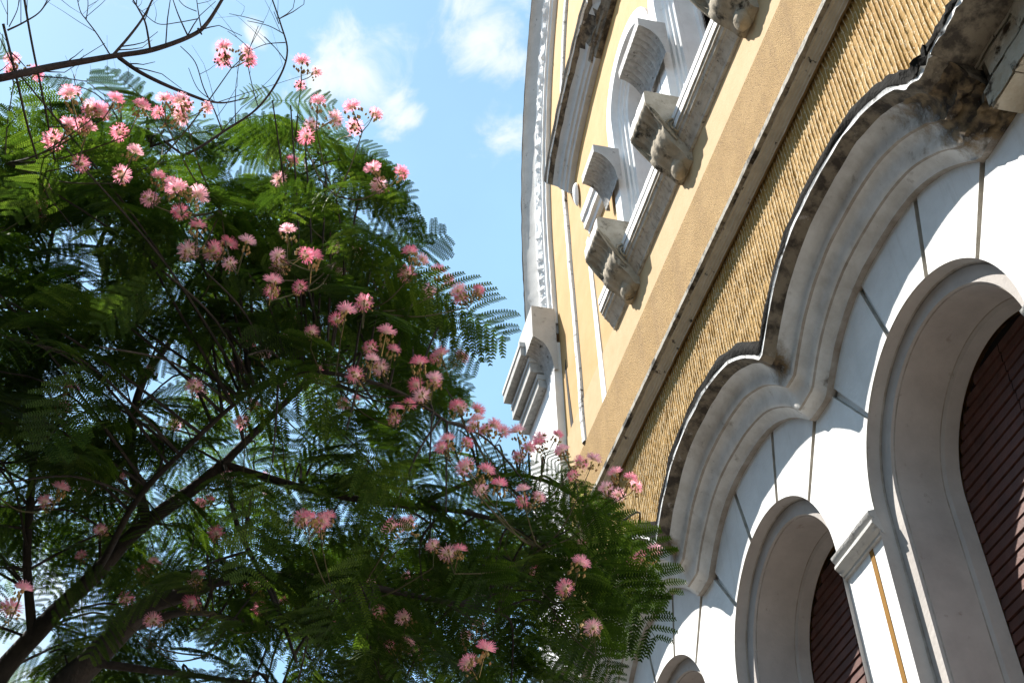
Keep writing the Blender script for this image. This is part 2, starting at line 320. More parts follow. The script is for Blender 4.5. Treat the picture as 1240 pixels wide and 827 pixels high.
# arched windows: stepped reveal (frame) and louvred shutter
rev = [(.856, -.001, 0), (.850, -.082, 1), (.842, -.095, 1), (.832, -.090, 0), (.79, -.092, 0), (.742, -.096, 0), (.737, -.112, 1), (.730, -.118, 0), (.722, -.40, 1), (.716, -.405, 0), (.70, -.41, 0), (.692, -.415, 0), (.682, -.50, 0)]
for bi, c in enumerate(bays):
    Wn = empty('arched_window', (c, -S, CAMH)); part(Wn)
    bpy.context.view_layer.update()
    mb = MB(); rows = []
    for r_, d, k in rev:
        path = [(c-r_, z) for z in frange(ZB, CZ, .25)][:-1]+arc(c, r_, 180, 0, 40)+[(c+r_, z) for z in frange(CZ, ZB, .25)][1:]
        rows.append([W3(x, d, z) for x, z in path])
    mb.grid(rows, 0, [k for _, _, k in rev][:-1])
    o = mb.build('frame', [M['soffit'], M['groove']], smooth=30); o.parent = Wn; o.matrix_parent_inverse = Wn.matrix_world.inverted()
    mb = MB(); mb.box(c-RW-.06, c+RW+.06, -.6, .09, ZB-.12, ZB-.002); o = mb.build('sill', M['grey']); o.parent = Wn; o.matrix_parent_inverse = Wn.matrix_world.inverted()
    # shutter: tilted slats clipped to the arch, in front of a dark backing
    mb = MB(); ri = .684
    mb.face([W3(x, -.53, z) for x, z in [(c-ri, ZB)]+arc(c, ri, 180, 0, 30)+[(c+ri, ZB)]], 1)
    z = ZB; hs = .070
    while z < CZ+ri-.03:
        zz = max(0, z+hs-CZ); hw = math.sqrt(max(ri*ri-zz*zz, 0)) if z+hs > CZ else ri
        if hw > .05:
            for sx in (-1, 1):
                xa, xb = (c-hw, c-.004) if sx < 0 else (c+.004, c+hw)
                e = random.uniform(-.003, .003)
                p0, p1, p2 = (z+.002, -.502+e*.5), (z+hs*.90, -.511+e*.5), (z+hs*.90, -.528)
                mb.face([W3(xa, p0[1], p0[0]), W3(xb, p0[1], p0[0]), W3(xb, p1[1], p1[0]), W3(xa, p1[1], p1[0])])
                mb.face([W3(xa, p0[1], p0[0]), W3(xb, p0[1], p0[0]), W3(xb, -.528, p0[0]), W3(xa, -.528, p0[0])])
        z += hs
    o = mb.build('shutter', [M['shutter'], M['gap']], weld=False); o.parent = Wn; o.matrix_parent_inverse = Wn.matrix_world.inverted()

# wavy hood moulding
hp = [(0, -.02, 1), (0, .045, 0), (.03, .052, 0), (.07, .068, 0), (.115, .10, 0), (.135, .115, 1), (.15, .13, 0), (.20, .142, 0), (.28, .150, 0), (.36, .165, 0), (.42, .19, 0), (.445, .205, 1), (.455, .225, 0), (.50, .235, 0), (.56, .235, 0), (.64, .25, 0), (.70, .275, 0), (.735, .30, 0), (.755, .325, 2), (.785, .35, 2), (.805, .385, 2), (.808, .414, 3), (.855, .416, 3), (.86, .418, 4), (.90, .422, 4), (.95, .424, 4), (1.0, .424, 4), (1.06, .41, 4), (1.12, .28, 4), (1.17, -.02, 4)]
xs = []
for c in bays:
    xs += [c-P/2+P*(.5-.5*math.cos(math.pi*k/44)) for k in range(44)]
XH = 3.17
xs = frange(XH, CX-P/2, .03)[:-1]+xs+frange(bays[-1]+P/2, XR+.2, .05)
mb = MB(); rows = []
for t, d, k in hp:
    a = .016 if t > .82 else (.009 if t > .7 else .004)
    rw = []
    for x in xs:
        ne = max(0, min(1, (3.75-x)/.6))                     # crumbling towards the broken end
        q = Vector((x*6, t*9, 0)); nn = noise.noise(q)*a+noise.noise(q*3.1)*a*.5+noise.noise(q*2.2+Vector((5, 5, 5)))*ne*.06*(0 if t < .01 else 1)
        m2 = noise.noise(q+Vector((0, 0, 9)))*a*.8+noise.noise(q*2.6+Vector((0, 0, 4)))*ne*.05*(0 if d < .03 else 1)
        rw.append(W3(x, d+m2*(0 if d < 0 else 1), hoodz(x, t)+nn*(0 if d < 0 else 1)))
    rows.append(rw)
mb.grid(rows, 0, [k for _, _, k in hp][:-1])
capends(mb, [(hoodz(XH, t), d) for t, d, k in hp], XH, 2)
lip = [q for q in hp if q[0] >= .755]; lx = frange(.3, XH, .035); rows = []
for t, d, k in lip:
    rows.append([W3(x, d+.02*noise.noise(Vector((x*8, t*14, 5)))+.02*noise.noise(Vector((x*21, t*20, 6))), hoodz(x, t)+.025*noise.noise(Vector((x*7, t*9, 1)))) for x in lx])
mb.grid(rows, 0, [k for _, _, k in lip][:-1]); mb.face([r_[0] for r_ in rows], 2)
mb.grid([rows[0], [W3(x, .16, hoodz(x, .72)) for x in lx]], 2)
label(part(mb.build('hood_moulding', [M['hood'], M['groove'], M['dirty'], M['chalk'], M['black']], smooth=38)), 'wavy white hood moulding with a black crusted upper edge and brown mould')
# bare stone where the plaster has fallen off
z = 5.0
for row, (z0, z1) in enumerate(((4.99, 5.13), (5.14, 5.28), (5.29, 5.45))):
    x = XH+.02-.09*(row % 2)
    while x > .6:
        ln = random.uniform(.22, .36); mb = MB(); dd = .18+random.uniform(-.008, .008)
        xa, xb = x-ln+.006, x-.002; bm_rows = []
        for zz in (z0+.004, (z0+z1)/2, z1-.004):
            bm_rows.append([W3(xx, dd+.012*noise.noise(Vector((xx*9, zz*9, 3))), zz+.006*noise.noise(Vector((xx*12, zz*7, 8)))) for xx in frange(xa, xb, .06)])
        mb.grid(bm_rows); mb.box(xa, xb, -.02, dd-.014, z0+.004, z1-.004)
        part(mb.build('stone_block', M['block'], weld=False)); x -= ln
mb = MB(); mb.box(.3, XH-.02, -.02, .155, 5.0, 5.46); part(mb.build('rubble_core', M['dirty'], weld=False))

# combed stucco between hood and string course
PIT = .044
xs = []; 
x = .3
ridges = MB()
Xs = []
while x < 11.25:
    w_ = PIT*random.uniform(.85, 1.15)
    for fx, h in ((0, 0), (.34, .05), (.56, .35), (.68, .92), (.80, 1.0), (.88, .2)): Xs.append((x+fx*w_, h))
    x += w_
nz_ = 36; rows = []
for k in range(nz_+1):
    rw = []
    for x, h in Xs:
        zlo = hoodz(x, 1.0)+.10; zhi = 7.33; z = zlo+(zhi-zlo)*k/nz_
        nn = noise.noise(Vector((x*4, z*9, 0))); n2 = noise.noise(Vector((x*18, z*16, 5)))
        hh = h*(.013+.005*nn+.005*n2)+.003*n2
        lean = .007*noise.noise(Vector((x*1.5, z*5, 7)))
        rw.append(W3(x+lean, .004+max(hh, 0) if 0 < k else .002, z+(.012*n2 if k in (0, 1) else 0)))
    rows.append(rw)
ridges.grid(rows)
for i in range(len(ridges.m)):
    if (i % (len(Xs)-1)) % 6 in (3,): ridges.m[i] = 1  # ridge tops get the paler colour that paints in their sunlight
part(ridges.build('combed_stucco', [M['ridge'], M['lit_crest']], weld=False))
mb = MB(); rows = []
for tt in (0, 1):
    rows.append([W3(x, .002 if tt else .0, hoodz(x, 1.0)+(.16 if tt else -.05)) for x in frange(.3, 11.25, .05)])
mb.grid(rows); part(mb.build('plaster_margin', M['strip'], weld=False))
mb = MB(); mb.face([W3(XL, -.002, 5.6), W3(XR, -.002, 5.6), W3(XR, -.002, 7.46), W3(XL, -.002, 7.46)]); part(mb.build('middle_wall', M['strip'], weld=False))

# string course
sp = [(7.36, .0), (7.30, .022), (7.29, .045), (7.30, .05), (7.305, .066), (7.313, .070), (7.318, .086), (7.326, .090), (7.332, .106), (7.340, .110), (7.344, .128), (7.352, .132), (7.356, .150), (7.365, .165), (7.41, .168), (7.425, .15), (7.47, .02)]
mb = profile_sweep(frange(XL, 11.24, .06), sp, [2, 2]+[0]*9+[3, 3, 3, 3, 0], jit=.005, seed=3); [capends(mb, sp, x) for x in (XL, 11.24)]
label(part(mb.build('string_course', [M['course'], M['sill'], M['strip'], M['crust']], smooth=35)), 'long grey string course with black weathering')
mb = MB(); mb.plate([(XL, 7.44), (11.24, 7.44), (11.24, 8.45), (XL, 8.45)], -.01, .02); part(mb.build('pebbledash_band', M['stipple'], weld=False))
mb = MB(); mb.plate([(XL, 8.452), (11.24, 8.452), (11.24, 9.05), (XL, 9.05)], -.01, .008); part(mb.build('plaster_band', M['band'], weld=False))

# upper wall: windows at UW, gable outline an ellipse
UW = [7.90, 6.28, 4.66]; UH = .5; UZ = 11.62; UT = 12.75
GXc, GZs = 6.1, 12.3
def gell(a, b, n=60, a0=0, a1=180): return [(GXc+a*math.cos(R(a0+(a1-a0)*k/n)), GZs+b*math.sin(R(a0+(a1-a0)*k/n))) for k in range(n+1)]
mb = MB()
for c in UW:
    mb.face([W3(x, 0, z) for x, z in [(c-.81, 9.05), (c-UH-.15, 9.05)]+arc(c, UH+.15, 180, 0, 24, UZ)+[(c+UH+.15, 9.05), (c+.81, 9.05), (c+.81, UT), (c-.81, UT)]])
mb.face([W3(x, 0, z) for x, z in [(8.71, 9.05), (11.27, 9.05), (11.27, UT), (8.71, UT)]])
mb.face([W3(x, 0, z) for x, z in [(XL, 9.05), (3.85, 9.05), (3.85, UT), (XL, UT)]])
up = [p_ for p_ in gell(5.2, 7.0) if p_[1] > UT+.05]
mb.face([W3(x, 0, z) for x, z in [(XL, UT), (11.27, UT)]+up+[(.9, UT+.3), (XL, UT+.3)]])
part(mb.build('upper_wall', M['yellow'], weld=False))
# gable core behind (thickness)
mb = MB(); gp = [(11.5, 11)]+gell(5.5, 7.35, 40)+[(.6, 11)]
mb.face([W3(x, -.9, z) for x, z in gp]); 
for k in range(len(gp)-1): mb.face([W3(gp[k][0], 0, gp[k][1]), W3(gp[k+1][0], 0, gp[k+1][1]), W3(gp[k+1][0], -.9, gp[k+1][1]), W3(gp[k][0], -.9, gp[k][1])])
part(mb.build('gable_wall', M['yellow'], weld=False))
# gable archivolt: mouldings with a carved leaf band
ap = [(0, -.01, 0), (0, .06, 0), (.045, .065, 0), (.05, .10, 0), (.085, .105, 0), (.09, .12, 0), (.11, .12, 1), (.15, .15, 1), (.19, .155, 1), (.22, .135, 1), (.235, .15, 0), (.26, .16, 2), (.31, .19, 2), (.37, .235, 2), (.42, .29, 2), (.425, .31, 3), (.46, .315, 3), (.50, .0, 3)]
path0 = [(0, z) for z in frange(10.95, GZs, .03)][:-1]; nE = 420
mb = MB(); rows = []
for t, d, k in ap:
    pts = [(GXc+5.17+t, z) for z in frange(10.95, GZs, .025)][:-1]+[(GXc+(5.17+t)*math.cos(R(180*j/nE)), GZs+(7.0+t)*math.sin(R(180*j/nE))) for j in range(nE+1)]+[(GXc-5.17-t, z) for z in frange(GZs, 10.95, .1)][1:]
    rw = []
    for j, (x, z) in enumerate(pts):
        dd = d
        if k == 1:
            s_ = j*.025
            dd += .035*math.sin(j*1.15+t*30)*math.cos(t*40+j*.37)+.02*noise.noise(Vector((j*.5, t*50, 0)))
        dd += .006*noise.noise(Vector((j*.2, t*20, 4)))
        xx = x+(.012*noise.noise(Vector((j*.16, 0, 3))) if t > .4 else 0)
        rw.append(W3(xx, dd, z))
    rows.append(rw)
mb.grid(rows, 0, [k for _, _, k in ap][:-1])
label(part(mb.build('gable_archivolt', [M['white'], M['white'], M['grey'], M['black']], smooth=40)), 'arched white gable moulding with a carved leaf band')
# concentric panel moulding on the yellow wall
mb = MB(); rows = []
for t, d in ((0, -.005), (.005, .03), (.03, .045), (.06, .045), (.085, .03), (.09, -.005)):
    pts = [(GXc+4.38+t+.02*noise.noise(Vector((z*1.3, 0, 0))), z) for z in frange(8.46, GZs, .08)][:-1]+[(GXc+(4.38+t)*math.cos(R(180*j/90)), GZs+(6.2+t)*math.sin(R(180*j/90))) for j in range(91)]
    rows.append([W3(x, d+.006*noise.noise(Vector((x*3, z*6, 1))), z) for x, z in pts])
mb.grid(rows); part(mb.build('panel_moulding', M['chalk'], smooth=40))
mb = MB(); mb.plate([(9.68, 8.455), (9.83, 8.455), (9.86, 11.0), (9.76, 11.0)], -.005, .014); part(mb.build('white_stripe', M['white'], weld=False))

# upper windows
for c in UW:
    Wn = empty('upper_window', (c, -S, CAMH+9)); part(Wn); bpy.context.view_layer.update()
    inv = Wn.matrix_world.inverted()
    def sub(o): o.parent = Wn; o.matrix_parent_inverse = inv; return o
    pr = [(.44, -.42), (.45, -.36), (.5, -.35), (.5, -.135), (.505, -.13), (.54, -.12), (.545, -.095), (.575, -.085), (.58, -.06), (.615, -.045), (.62, -.01), (.635, .02), (.64, .03), (.80, .035), (.803, -.01)]
    mb = MB(); rows = []
    for r_, d in pr:
        path = [(c-r_, z) for z in frange(9.3, UZ, .3)][:-1]+arc(c, r_, 180, 0, 32, UZ)+[(c+r_, z) for z in frange(UZ, 9.3, .3)][1:]
        rows.append([W3(x, d, z) for x, z in path])
    mb.grid(rows); sub(mb.build('frame', M['white'], smooth=30))
    mb = MB(); mb.face([W3(x, -.42, z) for x, z in [(c-.46, 9.2)]+arc(c, .46, 180, 0, 24, UZ)+[(c+.46, 9.2)]], 1)
    z = 9.3
    while z < UZ+.4:
        zz = max(0, z+.06-UZ); hw = math.sqrt(max(.44**2-zz*zz, 0))
        if hw > .05: mb.face([W3(c-hw, -.385, z), W3(c+hw, -.385, z), W3(c+hw, -.41, z+.055), W3(c-hw, -.41, z+.055)])
        z += .062
    sub(mb.build('shutter', [M['shutter'], M['gap']], weld=False))
# sill
slp = [(8.95, .0), (8.955, .035), (8.985, .04), (9.00, .055), (9.05, .075), (9.07, .10), (9.085, .10), (9.10, .125), (9.14, .135), (9.145, .15), (9.18, .152), (9.185, .168), (9.27, .168), (9.275, .16), (9.285, .16), (9.29, .172), (9.37, .172), (9.40, .0)]
mb = profile_sweep(frange(3.4, 9.2, .08), slp, [0]*11+[1, 2, 2, 1, 1, 1], jit=.004, seed=5); [capends(mb, slp, x) for x in (3.4, 9.2)]
part(mb.build('window_sill', [M['sill'], M['white'], M['black']], smooth=35))
# scrolled consoles in front of the sill and fluted corbels at the springing
def console(xc):
    mb = MB(); hw = .235
    side = [(.0, 9.66), (.38, 9.67), (.415, 9.665), (.425, 9.64), (.427, 9.50), (.40, 9.45), (.345, 9.41), (.295, 9.35), (.275, 9.28), (.268, 9.20), (.26, 9.12), (.225, 9.05), (.17, 9.0), (.12, 8.95), (.095, 8.91), (.08, 8.87), (.05, 8.84), (.0, 8.84)]
    nx = 33; rows = []
    for d, z in side:
        rw = []
        for j in range(nx):
            u = -1+2*j/(nx-1); taper = 1 if z > 9.4 else max(.5, 1-(9.4-z)*.62)
            flute = .014*math.cos(u*math.pi*6.0) if 9.24 < z < 9.47 else (.006*math.cos(u*math.pi*4) if 8.92 < z < 9.3 else 0)
            bulge = .03*(1-u*u) if z < 9.24 else 0
            nn = .006*noise.noise(Vector((xc+u*3, z*9, d*9)))
            dd = max(0, d+(flute+bulge if d > .05 else 0)+(nn if d > .01 else 0))
            rw.append(W3(xc+u*hw*taper, dd, z+nn))
        rows.append(rw)
    mb.grid(rows, 0, [2, 2, 1, 1]+[0]*(len(rows)-5)); mb.face([r_[0] for r_ in rows], 2); mb.face([r_[-1] for r_ in rows][::-1], 2)
    # volute discs and a leaf knob on both flanks
    for sx in (-1, 1):
        ctr = Vector(W3(xc+sx*hw*.93, .14, 9.22))
        pts = []; rad = []
        for k in range(40):
            a = k*.36; q = .105*(1-k/44)
            pts.append(ctr+Vector((sx*.006, q*math.cos(a), q*math.sin(a)))); rad.append(.014*(1-k/90))
        mb.tube(pts, rad, 5)
        pts = [Vector(W3(xc+sx*hw*(1-.018*k), .42-.034*k, 9.47-.054*k)) for k in range(9)]; mb.tube(pts, [.022*math.sin(.35+2.5*k/8) for k in range(9)], 6)
    b = bmesh.new(); bmesh.ops.create_icosphere(b, subdivisions=3, radius=1)
    for v in b.verts:
        q = v.co.copy(); k = 1+.16*noise.noise(q*3.2)+.08*math.sin(q.z*14)
        v.co = Vector(W3(xc+q.x*.095*k, .085+q.y*.075*k, 8.89+q.z*.115*k))
    mp_ = {v.index: len(mb.v)+i for i, v in enumerate(b.verts)}; mb.v += [tuple(v.co) for v in b.verts]
    for f in b.faces: mb.f.append(tuple(mp_[v.index] for v in f.verts)); mb.m.append(0)
    b.free()
    return mb.build('console', [M['stone'], M['white'], M['flank']], smooth=50)
for xc in (8.53, 6.90, 5.26): part(console(xc))
def corbel(name, xa, xb, d0, d1, ztop, zfront, zback, flutes, mats, parent=None):
    mb = MB(); rows = []; n = 12; nx = flutes*4+1
    for k in range(n+1):
        a = k/n; d = d1+(d0-d1)*math.sin(a*math.pi/2)**1.0; z = zfront+(zback-zfront)*(1-math.cos(a*math.pi/2))
        rows.append([W3(xa+(xb-xa)*j/(nx-1), d+.008*math.cos(j*math.pi/2)*(1 if 0 < k < n else 0), z-.006*math.cos(j*math.pi/2)+.012*noise.noise(Vector((j*.3, k*.5, xa)))*(1 if k else .5)) for j in range(nx)])
    mb.grid(rows, 1)
    top = [W3(xa+(xb-xa)*j/(nx-1), d1, ztop) for j in range(nx)]; bk = [W3(xa+(xb-xa)*j/(nx-1), d0-.05, ztop) for j in range(nx)]
    mb.grid([rows[0], top, bk], 0)
    for j in (0, nx-1): mb.face([bk[j], top[j]]+[r_[j] for r_ in rows]+[W3(xa+(xb-xa)*j/(nx-1), d0-.05, zback)], 0)
    o = mb.build(name, mats, smooth=30); return part(o, parent)
for xc, hw in ((8.66, .24), (7.08, .34), (5.46, .34)):
    corbel('corbel', xc-hw, xc+hw, .08, .33, 11.02, 10.90, 10.50, 10, [M['grey'], M['fluted']])
# impost string beyond the last corbel, block and drop under the hood end
mb = profile_sweep(frange(8.95, 9.62, .07), [(10.86, 0), (10.87, .05), (10.93, .06), (10.95, .10), (11.06, .105), (11.08, .13), (11.2, .135), (11.22, 0)], [0]*7, jit=.004)
for x in (8.95, 9.62): capends(mb, [(10.86, 0), (10.87, .05), (10.93, .06), (10.95, .10), (11.06, .105), (11.08, .13), (11.2, .135), (11.22, 0)], x)
part(mb.build('impost_string', M['white'], smooth=30))
b_ = MB(); rows = []
for k in range(13):
    a = math.pi*k/12; rows.append([W3(10.0+.055*math.sin(a)*math.cos(q), .02+.06*math.sin(a)*max(0, math.sin(q)), 12.02+.22*math.cos(a)) for q in [2*math.pi*j/12 for j in range(13)]])
b_.grid(rows); part(b_.build('drop_ornament', M['white'], smooth=60))
# hood over the upper windows
def h2(x, t):
    u = min(abs(x-6.1)/(4.1+.22*t), 1); return 12.26+.42*t+(1.15+.02*t)*(1-u**2)**.62
h2p = [(0, -.01, 0), (0, .07, 0), (.12, .085, 0), (.14, .11, 0), (.30, .125, 0), (.33, .15, 0), (.5, .155, 0), (.6, .17, 0), (.70, .22, 1), (.76, .26, 1), (.77, .285, 2), (.82, .29, 2), (.825, .30, 3), (.92, .312, 3), (1.03, .315, 3), (1.08, .30, 3), (1.15, .0, 3)]
mb = MB(); rows = []
for t, d, k in h2p:
    rw = []
    for j in range(121):
        v = -1+2*j/120; v = math.sin(v*math.pi/2); x = 6.1+v*(4.1+.22*t)
        a = .012 if t > .55 else .004; q = Vector((x*5, t*9, 3))
        ne = max(0, min(1, (8.95-x)/.4))*(1 if .1 < t < .8 else 0)
        rw.append(W3(x, d+a*noise.noise(q)+ne*.06*noise.noise(q*2.3), h2(x, t)+a*noise.noise(q+Vector((3, 3, 3)))+ne*.05*noise.noise(q*2.1)))
    rows.append(rw)
mb.grid(rows, 0, [k for _, _, k in h2p][:-1])
for j in (0, 120): mb.face([r_[j] for r_ in rows], 1)
for i, f in enumerate(mb.f):
    v = mb.v[f[0]]
    if len(f) == 4 and v[0] < 8.75+.35*noise.noise(Vector((v[1]*9, v[2]*5, 0))) and mb.m[i] == 0 and noise.noise(Vector((v[0]*4, v[2]*4, 7))) > -.25: mb.m[i] = 1
label(part(mb.build('upper_hood', [M['grey'], M['dirty'], M['chalk'], M['black']], smooth=38)), 'crumbling arched hood over the upper windows with a black edge')

# corner pilaster and its cornice
mb = MB(); mb.box(11.25, 12.56, -.02, .10, GZ, 10.6); part(mb.build('corner_pilaster', M['white'], bevel=.01))
corbel('pilaster_capital', 11.22, 11.95, .10, .36, 11.15, 10.62, 10.12, 12, [M['grey'], M['fluted']])
mb = MB()
for (d1, z0, z1, x0_, x1_) in ((.42, 10.64, 10.84, 11.62, 12.62), (.31, 10.36, 10.58, 11.60, 12.60), (.21, 10.12, 10.31, 11.60, 12.58)):
    mb.box(x0_, x1_, -.02, d1, z0, z1, 1)
    mb.box(x0_-.01, x1_+.01, -.02, d1+.014, z1-.06, z1+.016, 0)
part(mb.build('corner_cornice', [M['grey'], M['fluted']], weld=False))
mb = MB(); mb.box(11.3, 12.5, -.3, .08, 10.8, 11.3); part(mb.build('capital_block', M['grey'], weld=False))
# crack beside the pilaster
mb = MB(); mb.plate([(10.93, 9.0), (11.0, 8.7), (11.06, 9.3), (11.10, 10.0), (11.06, 10.15), (11.02, 9.7)], -.005, .006); part(mb.build('plaster_hole', M['gap'], weld=False))

# ------------------------------------------------------------------ the silk tree
T = empty('silk_tree', (3.6, 1.75, 0)); TP = Matrix.Translation((3.6, 1.75, 0)).inverted()
T['label'] = 'silk tree in pink bloom with feathery dark green leaves and a bare dead branch'; T['category'] = 'tree'
def tpart(o): o.parent = T; o.matrix_parent_inverse = TP; return o
CAMP = Vector((0, 0, CAMH))
def at(px, py, d): return CAMP+rdir(px, py)*d
def smoothpath(pts, n=6):
    out = []; P_ = [Vector(p) for p in pts]
    for i in range(len(P_)-1):
        p0 = P_[max(i-1, 0)]; p1 = P_[i]; p2 = P_[i+1]; p3 = P_[min(i+2, len(P_)-1)]
        for k in range(n):
            t = k/n; out.append(.5*((2*p1)+(p2-p0)*t+(2*p0-5*p1+4*p2-p3)*t*t+(3*p1-p0-3*p2+p3)*t**3))
    out.append(P_[-1]); return out
SK = []                       # skeleton points for twigs to spring from
def limb(name, pts, r0_, r1_, m='bark', n=6, wob=.012, add=True, sides=9):
    q = smoothpath(pts, n); N_ = len(q)
    q = [p+Vector((noise.noise(p*4), noise.noise(p*4+Vector((9, 0, 0))), noise.noise(p*4+Vector((0, 9, 0)))))*wob for p in q]
    rad = [(r0_+(r1_-r0_)*(k/(N_-1))**.8)*(1+.10*noise.noise(q[k]*9)) for k in range(N_)]
    mb = MB(); mb.tube(q, rad, sides)
    if add: SK.extend(q)
    return mb, q
def px(*l): return [at(*t) for t in l]
# trunk from the ground to the fork, then the limbs
fork = at(-60, 905, 4.1)
mb, q = limb('trunk', [(3.62, 1.72, -.05), (3.64, 1.62, .5), (3.62, 1.48, 1.1), (3.55, 1.3, 1.75), fork], .125, .085, sides=14)
tpart(mb.build('trunk', M['bark'], smooth=60))
limbs = [
 ([fork]+px((0, 812, 4.15), (55, 755, 4.1), (110, 702, 4.05), (180, 632, 4.0), (270, 562, 3.95)), .036, .019),
 ([fork]+px((40, 868, 4.0), (85, 822, 3.9), (140, 768, 3.85), (185, 732, 3.8), (255, 707, 3.7)), .062, .020),
 (px((270, 562, 3.95), (350, 588, 3.9), (450, 608, 3.85), (560, 622, 3.8), (650, 640, 3.8)), .015, .006),
 (px((270, 562, 3.95), (330, 505, 4.0), (400, 440, 4.05), (470, 380, 4.1)), .014, .006),
 (px((38, 768, 4.1), (34, 640, 4.2), (46, 480, 4.3), (50, 370, 4.4), (70, 260, 4.4)), .016, .006),
 (px((180, 632, 4.0), (160, 540, 4.15), (175, 460, 4.2), (215, 395, 4.3), (250, 300, 4.4)), .018, .007),
 (px((175, 460, 4.2), (150, 400, 4.3), (120, 300, 4.4)), .011, .005),
 (px((110, 702, 4.05), (160, 620, 3.7), (230, 540, 3.5), (300, 480, 3.4)), .012, .005),
 (px((255, 707, 3.7), (380, 700, 3.6), (500, 720, 3.55), (600, 740, 3.5)), .014, .006),
 (px((140, 768, 3.85), (220, 742, 3.9), (278, 748, 4.0), (400, 770, 4.1)), .014, .006),
 (px((115, 800, 3.85), (180, 812, 3.8), (235, 818, 3.8), (340, 830, 3.8)), .013, .006),
 (px((500, 615, 3.82), (600, 575, 3.8), (680, 590, 3.75), (750, 650, 3.75)), .009, .004),
 (px((300, 480, 3.4), (380, 450, 3.35), (470, 470, 3.35), (540, 510, 3.4)), .007, .004),
 (px((250, 300, 4.4), (320, 240, 4.4), (390, 200, 4.4)), .008, .004),
 (px((70, 260, 4.4), (130, 200, 4.5), (200, 170, 4.5)), .007, .004),
 (px((270, 562, 3.95), (290, 640, 3.6), (330, 720, 3.4), (360, 800, 3.3)), .009, .004),
]
for pts, a, b in limbs:
    mb, q = limb('branch', pts, a, b); tpart(mb.build('branch', M['bark'], smooth=60))
# bare dead branch in front of the sky, and thin whips
def deadset(name, specs, wob=.01):
    mb = MB()
    rq = random.Random(len(specs))
    def addt(m2):
        k = len(mb.v); mb.v += m2.v; mb.f += [tuple(i+k for i in f) for f in m2.f]; mb.m += m2.m
    for pts, a, b in specs:
        m2, q = limb('x', px(*pts), a, b, wob=wob, add=False, sides=7); addt(m2)
        for _ in range(max(1, len(pts)-2)):              # short dead side twigs with a kink
            i = rq.randrange(1, len(q)-1); t = (q[i+1]-q[i-1]).normalized()
            sd = Vector((rq.uniform(-1, 1), rq.uniform(-1, 1), rq.uniform(-.2, 1.2))).normalized(); ln = rq.uniform(.03, .15)
            p1 = q[i]+(t*.5+sd*.8).normalized()*ln; p2 = p1+(t*.9+sd*.3+Vector((rq.uniform(-.5, .5), rq.uniform(-.5, .5), .3))).normalized()*ln*.8
            r1 = min(.0018, b*.9); m3 = MB(); m3.tube([q[i], q[i].lerp(p1, .5)+sd*.004, p1, p2], [r1, r1*.85, r1*.6, r1*.4], 5); addt(m3)
    return tpart(mb.build(name, M['deadbark'], smooth=60))
D_ = 3.3
o = deadset('dead_branch', [
 ([(-160, 110, D_+.3), (-60, 100, D_+.1), (0, 92, D_), (60, 80, D_), (110, 72, D_), (140, 67, D_), (185, 60, D_), (232, 44, D_), (252, 28, D_+.02), (272, -4, D_+.04)], .0125, .0040),
 ([(138, 66, D_), (158, 44, D_+.03), (175, 20, D_+.05), (190, -12, D_+.08)], .0042, .0022),
 ([(145, 69, D_), (170, 86, D_-.03), (205, 104, D_-.05), (246, 121, D_-.06)], .0062, .0035),
 ([(246, 121, D_-.06), (270, 124, D_-.05), (300, 118, D_-.04)], .0035, .0012),
 ([(183, 58, D_), (176, 30, D_-.04), (166, 12, D_-.06), (152, -10, D_-.08)], .0028, .0015),
 ([(134, 66, D_), (118, 42, D_-.03), (104, 24, D_-.04), (97, 14, D_-.05), (92, -6, D_-.06)], .0020, .0009),
 ([(104, 24, D_-.04), (106, 5, D_-.05), (104, -10, D_-.06)], .0012, .0008),
 ([(228, 45, D_), (215, 15, D_+.05), (206, -10, D_+.07)], .0022, .001),
 ([(244, 36, D_), (240, 15, D_), (236, -10, D_)], .0018, .0009),
 ([(240, 24, D_), (215, 28, D_+.03), (192, 29, D_+.05), (172, 14, D_+.07), (160, 2, D_+.09)], .0014, .0008),
 ([(238, 15, D_), (222, 8, D_), (210, -6, D_)], .0012, .0008),
 ([(240, 36, D_), (244, 43, D_-.02)], .003, .002),
 ([(10, 36, D_-.1), (30, 27, D_-.1), (50, 14, D_-.1), (62, -8, D_-.1)], .0026, .0012),
 ([(12, 32, D_-.1), (22, 12, D_-.1), (24, -6, D_-.1)], .0014, .0008),
 ([(10, 30, D_-.1), (10, 5, D_-.1), (8, -8, D_-.1)], .0012, .0008),
 ([(52, 12, D_-.1), (60, 2, D_-.1), (70, -4, D_-.1)], .0012, .0008),
 ])
o['label'] = 'bare leafless branch with thin dead twigs'
